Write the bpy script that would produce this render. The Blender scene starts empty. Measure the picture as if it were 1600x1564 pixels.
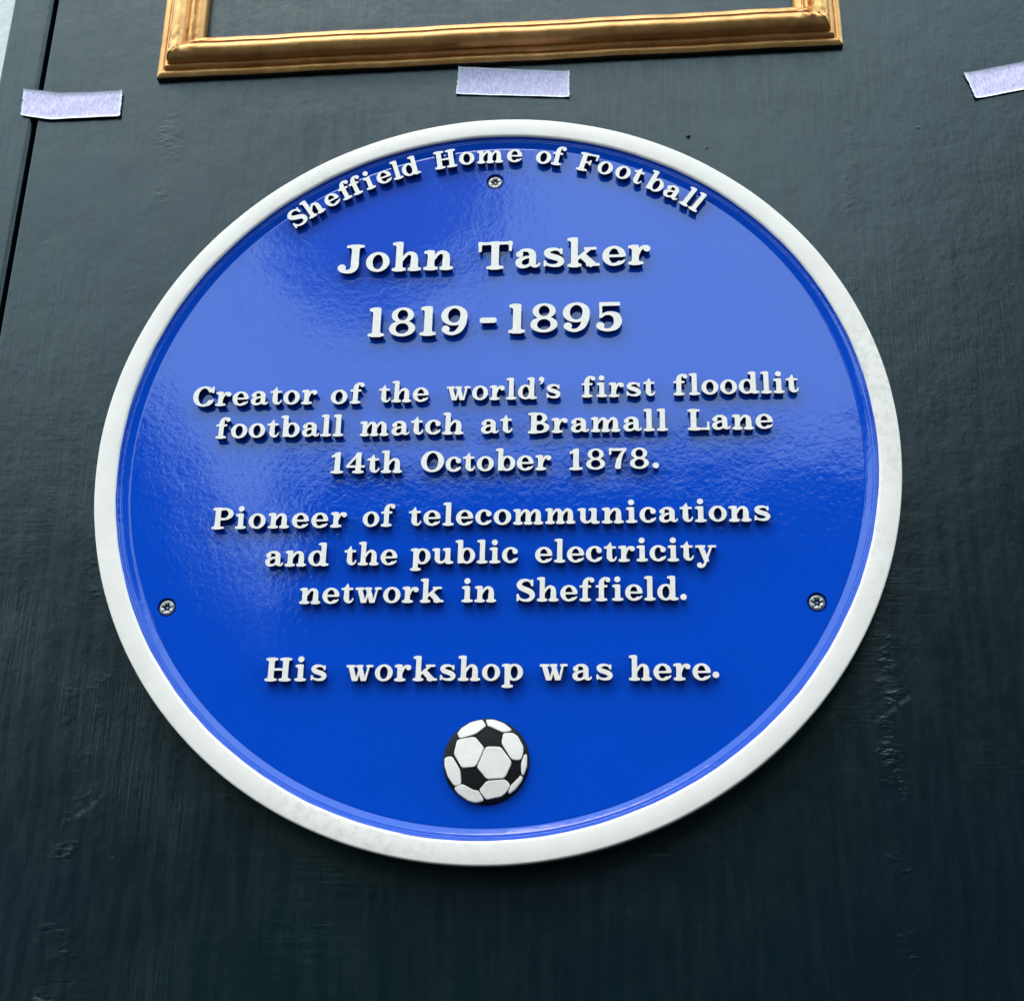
import bpy, math, random
import numpy as np
from mathutils import Matrix, Vector
from mathutils.geometry import delaunay_2d_cdt

random.seed(7)
rng = np.random.default_rng(7)
scene = bpy.context.scene
COL = scene.collection

# The plaque's own frame is used for measuring: u to the right, v up, w out of the
# wall towards the street, metres, origin in the middle of the plaque at rim height.
PZ = 2.6                                   # height of the plaque above the pavement
def P(u, v, w=0.0):
    return (u, -w, PZ + v)

# ------------------------------------------------------------------ camera
cam_d = bpy.data.cameras.new('camera')
cam_d.sensor_fit = 'HORIZONTAL'; cam_d.sensor_width = 36.0
cam_d.lens = 36.0 * 2250.0 / 1600.0
cam_d.clip_start = 0.02; cam_d.clip_end = 400
cam = bpy.data.objects.new('camera', cam_d); COL.objects.link(cam)
CP = [0.39093364, 0.09023994, 0.02026324, 0.09501592, -0.36526335, 0.80875301]
a, b, c = CP[:3]
Rx = np.array([[1,0,0],[0,math.cos(a),-math.sin(a)],[0,math.sin(a),math.cos(a)]])
Ry = np.array([[math.cos(b),0,math.sin(b)],[0,1,0],[-math.sin(b),0,math.cos(b)]])
Rz = np.array([[math.cos(c),-math.sin(c),0],[math.sin(c),math.cos(c),0],[0,0,1]])
Rp = Rz @ Ry @ Rx
B = np.array([[1,0,0],[0,0,-1],[0,1,0]])   # plaque frame -> world
Rw = B @ Rp
M = Matrix([list(Rw[i]) + [0] for i in range(3)] + [[0,0,0,1]])
M.translation = Vector(P(*CP[3:6]))
cam.matrix_world = M
scene.camera = cam

# ------------------------------------------------------------------ light
SUN_EL, SUN_AZ = 62.0, -25.0               # degrees; azimuth to the left of straight out
w = bpy.data.worlds.new('World'); scene.world = w; w.use_nodes = True
nt = w.node_tree; nt.nodes.clear()
def N(tree, t, **kw):
    n = tree.nodes.new(t)
    for k, v in kw.items():
        if k.startswith('i_'):
            n.inputs[int(k[2:])].default_value = v
        else:
            setattr(n, k, v)
    return n
def L(tree, a, b): tree.links.new(a, b)
sky = N(nt, 'ShaderNodeTexSky', sky_type='NISHITA')
sky.sun_disc = False
sky.sun_elevation = math.radians(SUN_EL); sky.sun_rotation = math.radians(180 + SUN_AZ)
sky.air_density = 1.0; sky.dust_density = 2.0; sky.ozone_density = 1.0
tc = N(nt, 'ShaderNodeTexCoord')
nz = N(nt, 'ShaderNodeTexNoise'); nz.inputs['Scale'].default_value = 2.2
nz.inputs['Detail'].default_value = 4; nz.inputs['Roughness'].default_value = 0.5
L(nt, tc.outputs['Generated'], nz.inputs['Vector'])
cl = N(nt, 'ShaderNodeValToRGB')           # overcast cloud layer, brighter and duller banks
cl.color_ramp.elements[0].position = 0.3; cl.color_ramp.elements[0].color = (0.51, 0.76, 0.87, 1)
cl.color_ramp.elements[1].position = 0.7; cl.color_ramp.elements[1].color = (0.68, 0.95, 1.03, 1)
L(nt, nz.outputs['Fac'], cl.inputs['Fac'])
cm = N(nt, 'ShaderNodeMix', data_type='RGBA', blend_type='MULTIPLY')
cm.inputs['Factor'].default_value = 1.0
L(nt, cl.outputs['Color'], cm.inputs['A']); cm.inputs['B'].default_value = (30, 30, 30, 1)
# one gap in the cloud where the clear sky shows
gaz, gel = math.radians(-12.4), math.radians(34.0)
gd = (math.sin(gaz)*math.cos(gel), -math.cos(gaz)*math.cos(gel), math.sin(gel))
dot = N(nt, 'ShaderNodeVectorMath', operation='DISTANCE')
L(nt, tc.outputs['Generated'], dot.inputs[0]); dot.inputs[1].default_value = gd
nz2 = N(nt, 'ShaderNodeTexNoise'); nz2.inputs['Scale'].default_value = 9.0
L(nt, tc.outputs['Generated'], nz2.inputs['Vector'])
mm = N(nt, 'ShaderNodeMath', operation='MULTIPLY_ADD')
L(nt, nz2.outputs['Fac'], mm.inputs[0]); mm.inputs[1].default_value = 0.03
L(nt, dot.outputs['Value'], mm.inputs[2])
gr = N(nt, 'ShaderNodeMapRange', interpolation_type='SMOOTHSTEP')
gr.inputs['From Min'].default_value = 0.086; gr.inputs['From Max'].default_value = 0.102
gr.inputs['To Min'].default_value = 0.0; gr.inputs['To Max'].default_value = 0.95
L(nt, mm.outputs[0], gr.inputs['Value'])
sep = N(nt, 'ShaderNodeSeparateXYZ'); L(nt, tc.outputs['Generated'], sep.inputs[0])
hz = N(nt, 'ShaderNodeMapRange')           # no cloud below the horizon
hz.inputs['From Min'].default_value = -0.02; hz.inputs['From Max'].default_value = 0.02
L(nt, sep.outputs['Z'], hz.inputs['Value'])
fm = N(nt, 'ShaderNodeMath', operation='MULTIPLY')
L(nt, gr.outputs[0], fm.inputs[0]); L(nt, hz.outputs[0], fm.inputs[1])
mx = N(nt, 'ShaderNodeMix', data_type='RGBA')
L(nt, fm.outputs[0], mx.inputs['Factor'])
L(nt, sky.outputs[0], mx.inputs['A']); L(nt, cm.outputs['Result'], mx.inputs['B'])
bg = N(nt, 'ShaderNodeBackground'); bg.inputs['Strength'].default_value = 0.1
L(nt, mx.outputs['Result'], bg.inputs['Color'])
wo = N(nt, 'ShaderNodeOutputWorld'); L(nt, bg.outputs[0], wo.inputs['Surface'])

sun_d = bpy.data.lights.new('sun', 'SUN'); sun_d.energy = 1.4; sun_d.angle = math.radians(25)
sun_d.color = (1.0, 0.79, 0.64)
sun = bpy.data.objects.new('sun', sun_d); COL.objects.link(sun)
sd = Vector((math.sin(math.radians(SUN_AZ))*math.cos(math.radians(SUN_EL)),
             -math.cos(math.radians(SUN_AZ))*math.cos(math.radians(SUN_EL)), math.sin(math.radians(SUN_EL))))
sun.rotation_euler = sd.to_track_quat('Z', 'Y').to_euler(); sun.location = (0, -3, 8)

vs = scene.view_settings
scene.display_settings.display_device = 'sRGB'
vs.view_transform = 'Standard'; vs.look = 'None'; vs.gamma = 1.0; vs.use_curve_mapping = False
vs.exposure = 0.2

# ------------------------------------------------------------------ materials
def mat(name, color=(0.5,0.5,0.5), rough=0.5, metal=0.0, spec=0.5, coat=0.0):
    m = bpy.data.materials.new(name); m.use_nodes = True
    p = m.node_tree.nodes['Principled BSDF']
    p.inputs['Base Color'].default_value = (*color, 1); p.inputs['Roughness'].default_value = rough
    p.inputs['Metallic'].default_value = metal; p.inputs['Specular IOR Level'].default_value = spec
    p.inputs['Coat Weight'].default_value = coat
    return m, m.node_tree, p
def coords(t, scale=(1,1,1), rot=(0,0,0)):
    tcn = N(t, 'ShaderNodeTexCoord'); mp = N(t, 'ShaderNodeMapping')
    mp.inputs['Scale'].default_value = scale; mp.inputs['Rotation'].default_value = rot
    L(t, tcn.outputs['Object'], mp.inputs['Vector']); return mp.outputs[0]
def noise(t, vec, scale=1.0, detail=3.0, rough=0.5, dist=0.0):
    n = N(t, 'ShaderNodeTexNoise'); n.inputs['Scale'].default_value = scale
    n.inputs['Detail'].default_value = detail; n.inputs['Roughness'].default_value = rough
    n.inputs['Distortion'].default_value = dist
    L(t, vec, n.inputs['Vector']); return n.outputs['Fac']
def math_(t, op, a_, b_=None, c_=None):
    n = N(t, 'ShaderNodeMath', operation=op)
    for i, x in enumerate((a_, b_, c_)):
        if x is None: continue
        if isinstance(x, (int, float)): n.inputs[i].default_value = x
        else: L(t, x, n.inputs[i])
    return n.outputs[0]
def ramp(t, fac, p0, p1, c0=(0,0,0), c1=(1,1,1)):
    r = N(t, 'ShaderNodeValToRGB')
    r.color_ramp.elements[0].position = p0; r.color_ramp.elements[0].color = (*c0, 1)
    r.color_ramp.elements[1].position = p1; r.color_ramp.elements[1].color = (*c1, 1)
    L(t, fac, r.inputs['Fac']); return r.outputs['Color']
def mrange(t, v, a0, a1, b0, b1, smooth=True):
    n = N(t, 'ShaderNodeMapRange', interpolation_type='SMOOTHSTEP' if smooth else 'LINEAR')
    L(t, v, n.inputs['Value'])
    for k, x in zip(('From Min','From Max','To Min','To Max'), (a0,a1,b0,b1)): n.inputs[k].default_value = x
    return n.outputs[0]
def bump(t, h, dist, prev=None, strength=1.0):
    n = N(t, 'ShaderNodeBump'); n.inputs['Strength'].default_value = strength
    n.inputs['Distance'].default_value = dist
    L(t, h, n.inputs['Height'])
    if prev is not None: L(t, prev, n.inputs['Normal'])
    return n.outputs[0]

# glossy blue enamel, sprayed over a casting: fine orange peel plus slow waves
m_blue, t, p = mat('blue_enamel', (0.0, 0.059, 0.505), 0.05)
p.inputs['IOR'].default_value = 1.56
v = coords(t)
n1 = noise(t, v, 300.0, 3.0, 0.6, 0.5)
n2 = noise(t, v, 55.0, 2.0, 0.5, 0.0)
n3 = noise(t, v, 14.0, 1.0, 0.5, 0.0)
nb = bump(t, n3, 0.00055)
nb = bump(t, n2, 0.00008, nb)
nb = bump(t, n1, 0.00006, nb)
L(t, nb, p.inputs['Normal'])

m_side_shaded, t, p = mat('blue_enamel_shaded_side', (0.0004, 0.011, 0.11), 0.3)  # field blue darkened: shade on the letter sides put into the colour
# white paint rolled over the raised faces
m_white, t, p = mat('white_paint', (0.80, 0.79, 0.77), 0.42)
v = coords(t)
n1 = noise(t, v, 90.0, 5.0, 0.6)
cw = ramp(t, n1, 0.35, 0.65, (0.87, 0.722, 0.665), (0.91, 0.765, 0.71))
grime = math_(t, 'MULTIPLY', mrange(t, noise(t, v, 7.0, 2.0), 0.50, 0.68, 0.0, 1.0), mrange(t, noise(t, v, 170.0, 4.0, 0.65), 0.44, 0.66, 0.0, 0.55))
mg = N(t, 'ShaderNodeMix', data_type='RGBA'); L(t, grime, mg.inputs['Factor']); L(t, cw, mg.inputs['A'])
mg.inputs['B'].default_value = (0.58, 0.52, 0.46, 1); L(t, mg.outputs['Result'], p.inputs['Base Color'])
L(t, bump(t, noise(t, v, 500.0, 2.0), 0.00006, bump(t, noise(t, v, 120.0, 2.0), 0.00012)), p.inputs['Normal'])
m_letter, t, p = mat('white_letter_paint', (0.84, 0.83, 0.80), 0.4)
v = coords(t)
L(t, ramp(t, noise(t, v, 250.0, 3.0), 0.35, 0.65, (0.86, 0.722, 0.66), (0.91, 0.772, 0.71)), p.inputs['Base Color'])
L(t, bump(t, noise(t, v, 300.0, 2.0), 0.00012), p.inputs['Normal'])
m_black, t, p = mat('black_paint', (0.003, 0.003, 0.0035), 0.5, 0.0, 0.22)
m_edge, t, p = mat('black_primer', (0.006, 0.006, 0.007), 0.6)
m_steel, t, p = mat('stainless_steel', (0.33, 0.30, 0.275), 0.4, 1.0)
L(t, bump(t, noise(t, coords(t), 900.0, 3.0), 0.00005), p.inputs['Normal'])
m_socket, t, p = mat('dark_steel', (0.05, 0.045, 0.04), 0.5, 0.8)

# dark green-grey paint brushed on boards; filled joints leave lumps
def wall_paint(name, seams, scuffs=()):
    m, t, p = mat(name, (0.0006, 0.008, 0.0115), 0.31, 0.0, 0.5)
    p.inputs['IOR'].default_value = 1.52
    tcn = N(t, 'ShaderNodeTexCoord'); s = N(t, 'ShaderNodeSeparateXYZ'); L(t, tcn.outputs['Object'], s.inputs[0])
    big = noise(t, coords(t), 4.5, 4.0, 0.55)
    sel = mrange(t, noise(t, coords(t, (2.2, 1, 1.6)), 3.0, 1.0), 0.42, 0.52, 0.0, 1.0)
    bv = noise(t, coords(t, (520, 60, 22)), 1.0, 5.0, 0.65, 0.9)      # strokes running up and down
    bh = noise(t, coords(t, (20, 60, 430), (0, 0.04, 0)), 1.0, 5.0, 0.65, 0.9)     # strokes running across
    low = mrange(t, s.outputs['Z'], -0.08, 0.12, 1.0, 0.0)
    selh = math_(t, 'MULTIPLY', sel, low)
    patchy = mrange(t, noise(t, coords(t, (1, 1, 1)), 9.0, 3.0), 0.40, 0.65, 0.15, 1.0)
    hgt = math_(t, 'ADD', math_(t, 'MULTIPLY', bh, selh), math_(t, 'MULTIPLY', bv, math_(t, 'SUBTRACT', 1.0, selh)))
    hgt = math_(t, 'MULTIPLY_ADD', math_(t, 'SUBTRACT', hgt, 0.5), patchy, 0.5)
    nb = bump(t, noise(t, coords(t), 26.0, 3.0, 0.5), 0.0007)        # uneven filler under the paint
    nb = bump(t, hgt, 0.00019, nb)
    nb = bump(t, noise(t, coords(t), 240.0, 4.0, 0.6), 0.00013, nb)
    # nibs of grit caught in the paint
    vo_ = N(t, 'ShaderNodeTexVoronoi'); vo_.inputs['Scale'].default_value = 42.0; L(t, tcn.outputs['Object'], vo_.inputs['Vector'])
    sc_ = N(t, 'ShaderNodeSeparateColor'); L(t, vo_.outputs['Color'], sc_.inputs[0])
    rare = math_(t, 'GREATER_THAN', sc_.outputs[0], 0.90)
    nib = math_(t, 'MULTIPLY', mrange(t, vo_.outputs['Distance'], 0.01, 0.06, 1.0, 0.0), rare)
    nb = bump(t, nib, 0.0009, nb)
    cc = ramp(t, big, 0.35, 0.68, (0.0009, 0.0060, 0.0125), (0.0004, 0.0095, 0.0105))
    L(t, mrange(t, noise(t, coords(t, (160, 60, 18)), 1.0, 4.0), 0.3, 0.7, 0.235, 0.30), p.inputs['Roughness'])
    L(t, mrange(t, hgt, 0.30, 0.70, 0.45, 0.55), p.inputs['Specular IOR Level'])
    tot = None
    for (sx, wid, amp) in seams:
        wob = math_(t, 'MULTIPLY_ADD', noise(t, coords(t, (0.01, 0.01, 14)), 1.0, 2.0), 0.022, -0.011)
        dx = math_(t, 'ABSOLUTE', math_(t, 'SUBTRACT', math_(t, 'SUBTRACT', s.outputs['X'], wob), sx))
        mk = mrange(t, dx, 0.0, wid*1.5, 1.0, 0.0)
        patch = mrange(t, noise(t, coords(t, (25, 0.02, 24), (0, 0, 0)), 1.0 + sx, 4.0, 0.65), 0.45, 0.68, 0.0, 1.0)
        lowz = mrange(t, s.outputs['Z'], -0.22, 0.22, 1.0, 0.3)
        k = math_(t, 'MULTIPLY', math_(t, 'MULTIPLY', mk, patch), math_(t, 'MULTIPLY', lowz, amp))
        tot = k if tot is None else math_(t, 'ADD', tot, k)
    if tot is not None:
        rip = ramp(t, noise(t, coords(t, (110, 60, 300)), 1.0, 2.0, 0.5, 0.3), 0.30, 0.75)
        nb = bump(t, math_(t, 'MULTIPLY', rip, tot), 0.0009, nb)
    for (x0, z0, x1, z1, wd) in scuffs:          # short rubbed marks where the paint has gone pale
        ang = math.atan2(z1-z0, x1-x0); ln = math.hypot(x1-x0, z1-z0)
        lx = math_(t, 'SUBTRACT', s.outputs['X'], (x0+x1)/2); lz = math_(t, 'SUBTRACT', s.outputs['Z'], (z0+z1)/2)
        al = math_(t, 'ABSOLUTE', math_(t, 'ADD', math_(t, 'MULTIPLY', lx, math.cos(ang)), math_(t, 'MULTIPLY', lz, math.sin(ang))))
        ac = math_(t, 'ABSOLUTE', math_(t, 'SUBTRACT', math_(t, 'MULTIPLY', lz, math.cos(ang)), math_(t, 'MULTIPLY', lx, math.sin(ang))))
        k = math_(t, 'MULTIPLY', mrange(t, al, ln*0.35, ln*0.55, 1, 0), mrange(t, ac, wd*0.2, wd, 1, 0))
        k = math_(t, 'MULTIPLY', k, mrange(t, noise(t, coords(t), 260.0, 4.0), 0.35, 0.65, 0.0, 0.6))
        mxs = N(t, 'ShaderNodeMix', data_type='RGBA'); L(t, k, mxs.inputs['Factor']); L(t, cc, mxs.inputs['A'])
        mxs.inputs['B'].default_value = (0.055, 0.085, 0.09, 1); cc = mxs.outputs['Result']
    L(t, cc, p.inputs['Base Color'])
    L(t, nb, p.inputs['Normal'])
    return m
m_wall = wall_paint('dark_green_paint', [(-0.243, 0.012, 1.0), (0.234, 0.008, 0.7)],
    [(-0.2425, -0.2235, -0.2235, -0.2075, 0.0022), (-0.3215, 0.1745, -0.3105, 0.1775, 0.0016), (0.232, -0.160, 0.247, -0.150, 0.002), (0.30, -0.19, 0.312, -0.187, 0.0016)])
m_board = wall_paint('dark_green_edge_paint', [])
m_dark, t, p = mat('unpainted_shadow_gap_timber', (0.01, 0.009, 0.008), 0.9)
m_scuff, t, p = mat('pale_scuffed_paint', (0.10, 0.13, 0.135), 0.55)

# tarnished bronze-gold paint on carved moulding
m_gold, t, p = mat('gold_paint', (0.55, 0.33, 0.12), 0.38, 0.65)
v = coords(t)
n1 = noise(t, v, 45.0, 6.0, 0.65, 0.5)
L(t, ramp(t, n1, 0.3, 0.7, (0.50, 0.21, 0.06), (0.80, 0.395, 0.145)), p.inputs['Base Color'])
L(t, mrange(t, noise(t, v, 120.0, 4.0), 0.3, 0.7, 0.30, 0.44), p.inputs['Roughness'])
L(t, bump(t, noise(t, v, 350.0, 5.0, 0.65), 0.00025, bump(t, noise(t, v, 60.0, 2.0), 0.0003)), p.inputs['Normal'])

m_tape, t, p = mat('masking_tape', (0.62, 0.60, 0.76), 0.8, 0.0, 0.25)
v = coords(t)
n1 = noise(t, coords(t, (1.0, 1.0, 0.55)), 620.0, 4.0, 0.7)
L(t, ramp(t, n1, 0.34, 0.68, (0.56, 0.46, 0.70), (0.90, 0.76, 0.96)), p.inputs['Base Color'])
L(t, bump(t, noise(t, coords(t, (1, 1, 0.35)), 500.0, 3.0), 0.0003), p.inputs['Normal'])
p.inputs['Subsurface Weight'].default_value = 0.0
m_tape_lit_edge, t, p = mat('masking_tape_lit_edge', (0.90, 0.87, 0.96), 0.8, 0.0, 0.25)  # paler border: light caught along the tape edges, painted in

m_render, t, p = mat('pale_grey_render', (0.70, 0.73, 0.73), 0.8, 0.0, 0.3)
v = coords(t)
L(t, ramp(t, noise(t, v, 8.0, 5.0), 0.3, 0.7, (0.78, 0.78, 0.76), (0.84, 0.83, 0.81)), p.inputs['Base Color'])
L(t, bump(t, noise(t, v, 120.0, 4.0), 0.0008), p.inputs['Normal'])
m_brick, t, p = mat('sooty_brick', (0.10, 0.06, 0.045), 0.85)
bk = N(t, 'ShaderNodeTexBrick'); bk.inputs['Scale'].default_value = 4.0
bk.inputs['Color1'].default_value = (0.026, 0.027, 0.028, 1); bk.inputs['Color2'].default_value = (0.018, 0.019, 0.02, 1)
bk.inputs['Mortar'].default_value = (0.03, 0.03, 0.03, 1)
L(t, coords(t, (1, 1, 1), (math.pi/2, 0, 0)), bk.inputs['Vector']); L(t, bk.outputs['Color'], p.inputs['Base Color'])
m_slate, t, p = mat('roof_slate', (0.035, 0.037, 0.042), 0.7)
m_glass, t, p = mat('window_glass', (0.01, 0.012, 0.015), 0.08)
m_asphalt, t, p = mat('asphalt', (0.045, 0.045, 0.047), 0.9)
L(t, ramp(t, noise(t, coords(t), 6.0, 6.0), 0.3, 0.7, (0.04, 0.04, 0.042), (0.055, 0.055, 0.056)), p.inputs['Base Color'])

# ------------------------------------------------------------------ object helpers
def empty(name, loc, label, cat, group=None):
    o = bpy.data.objects.new(name, None); COL.objects.link(o); o.location = loc
    o.empty_display_size = 0.05; tag(o, label, cat, group); return o
def tag(o, label=None, cat=None, group=None, kind=None):
    for k, v_ in (('label', label), ('category', cat), ('group', group), ('kind', kind)):
        if v_: o[k] = v_
    return o
def mesh(name, verts, faces, mats, parent=None, mi=None, smooth=None, label=None, loc=None):
    """verts in plaque measure (u, v, w) relative to the parent"""
    me = bpy.data.meshes.new(name)
    vv = [(x, -z, y) for x, y, z in verts]
    me.from_pydata(vv, [], faces)
    for m in (mats if isinstance(mats, (list, tuple)) else [mats]): me.materials.append(m)
    if mi is not None: me.polygons.foreach_set('material_index', mi)
    if smooth is not None:
        me.polygons.foreach_set('use_smooth', smooth if isinstance(smooth, (list, np.ndarray)) else [smooth]*len(me.polygons))
    me.update(); me.validate()
    o = bpy.data.objects.new(name, me); COL.objects.link(o)
    if parent is not None: o.parent = parent
    if loc is not None: o.location = loc
    if label: o['label'] = label
    return o
def lathe(profile, n=192, close_first=False):
    """profile: list of (r, w). returns verts, faces turned about the w axis"""
    vs_, fs = [], []
    for r, z in profile:
        for k in range(n):
            a_ = 2*math.pi*k/n; vs_.append((r*math.cos(a_), r*math.sin(a_), z))
    for i in range(len(profile)-1):
        for k in range(n):
            k2 = (k+1) % n
            fs.append((i*n+k, i*n+k2, (i+1)*n+k2, (i+1)*n+k))
    return vs_, fs
def tess(loops):
    """fill 2D loops (with holes) -> triangle indices into the concatenated loops"""
    pts = [Vector(q) for l in loops for q in l]
    ed, b0 = [], 0
    for l in loops:
        n = len(l); ed += [(b0+k, b0+(k+1) % n) for k in range(n)]; b0 += n
    vo, _, fo, ov, _, _ = delaunay_2d_cdt(pts, ed, [], 0, 1e-7, True)
    E = [(pts[i_], pts[j_]) for i_, j_ in ed]
    ax = np.array([q[0] for q, _ in E]); ay = np.array([q[1] for q, _ in E]); bx = np.array([q[0] for _, q in E]); by = np.array([q[1] for _, q in E])
    out = []
    for f in fo:
        cx = sum(vo[i][0] for i in f)/len(f); cy = sum(vo[i][1] for i in f)/len(f)
        m_ = (ay > cy) != (by > cy)
        if not np.count_nonzero(ax[m_]+(cy-ay[m_])*(bx[m_]-ax[m_])/(by[m_]-ay[m_]) > cx) % 2: continue
        idx = [ov[i][0] if len(ov[i]) else min(range(len(pts)), key=lambda q: (pts[q]-vo[i]).length_squared) for i in f]
        (x0,y0),(x1,y1),(x2,y2) = pts[idx[0]], pts[idx[1]], pts[idx[2]]
        if len(set(idx)) == 3: out.append(tuple(idx) if (x1-x0)*(y2-y0)-(x2-x0)*(y1-y0) > 0 else (idx[0],idx[2],idx[1]))
    return out

# ------------------------------------------------------------------ the slab-serif letters
# Every letter is drawn as a distance field (stems, slabs, bowls, ball terminals melted
# together), its outline is traced, and the outline is raised to a cast letter.
STEP = 0.0125
class G:
    def __init__(s, x0=-0.12, x1=1.5, y0=-0.45, y1=1.25):
        s.xs = np.arange(x0, x1, STEP); s.ys = np.arange(y0, y1, STEP)
        s.X, s.Y = np.meshgrid(s.xs, s.ys)
g = G(); GX, GY = g.X, g.Y
def box(x0, y0, x1, y1, r=0.02):
    cx, cy, hx, hy = (x0+x1)/2, (y0+y1)/2, (x1-x0)/2-r, (y1-y0)/2-r
    dx, dy = np.abs(GX-cx)-hx, np.abs(GY-cy)-hy
    return np.hypot(np.maximum(dx,0), np.maximum(dy,0)) + np.minimum(np.maximum(dx,dy),0) - r
def ell(cx, cy, rx, ry):
    x, y = GX-cx, GY-cy
    k0 = np.hypot(x/rx, y/ry); k1 = np.hypot(x/rx**2, y/ry**2)
    return k0*(k0-1)/np.maximum(k1, 1e-6)
def ring(cx, cy, rx, ry, tx, ty): return np.maximum(ell(cx,cy,rx,ry), -ell(cx,cy,rx-tx,ry-ty))
def ball(cx, cy, r): return np.hypot(GX-cx, GY-cy)-r
def U(*fs, k=0.0):
    d = fs[0]
    for f in fs[1:]:
        if k <= 0: d = np.minimum(d, f)
        else:
            h = np.maximum(k-np.abs(d-f), 0)/k; d = np.minimum(d, f)-h*h*k*0.25
    return d
def SUB(a_, b_): return np.maximum(a_, -b_)
def stroke(*pts, n=9):
    p_ = np.array(pts, float); q = np.vstack([2*p_[0]-p_[1], p_, 2*p_[-1]-p_[-2]])
    sm = []
    for i in range(1, len(q)-2):
        for j in range(n):
            s_ = j/n
            sm.append(0.5*((2*q[i])+(-q[i-1]+q[i+1])*s_+(2*q[i-1]-5*q[i]+4*q[i+1]-q[i+2])*s_**2+(-q[i-1]+3*q[i]-3*q[i+1]+q[i+2])*s_**3))
    sm.append(p_[-1]); sm = np.array(sm)
    d = None
    for i in range(len(sm)-1):
        ax, ay, ar = sm[i]; bx, by, br = sm[i+1]
        ex, ey = bx-ax, by-ay; l2 = ex*ex+ey*ey+1e-12
        h = np.clip(((GX-ax)*ex+(GY-ay)*ey)/l2, 0, 1)
        dd = np.hypot(GX-ax-h*ex, GY-ay-h*ey)-(ar+h*(br-ar))
        d = dd if d is None else np.minimum(d, dd)
    return d
def line(x0, y0, x1, y1, r):
    """straight flat-ended bar"""
    ex, ey = x1-x0, y1-y0; l = math.hypot(ex, ey); ex /= l; ey /= l
    s_ = (GX-x0)*ex+(GY-y0)*ey; q = -(GX-x0)*ey+(GY-y0)*ex
    return np.maximum(np.abs(q)-r, np.abs(s_-l/2)-l/2)
S_ = 0.105      # slab height
KB = 0.10       # bracket softness
def stem(x0, x1, y0, y1, *slabs):
    return U(box(x0, y0, x1, y1, 0.015), *[box(*s_, 0.025) for s_ in slabs], k=KB)
XH = 0.70
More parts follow.
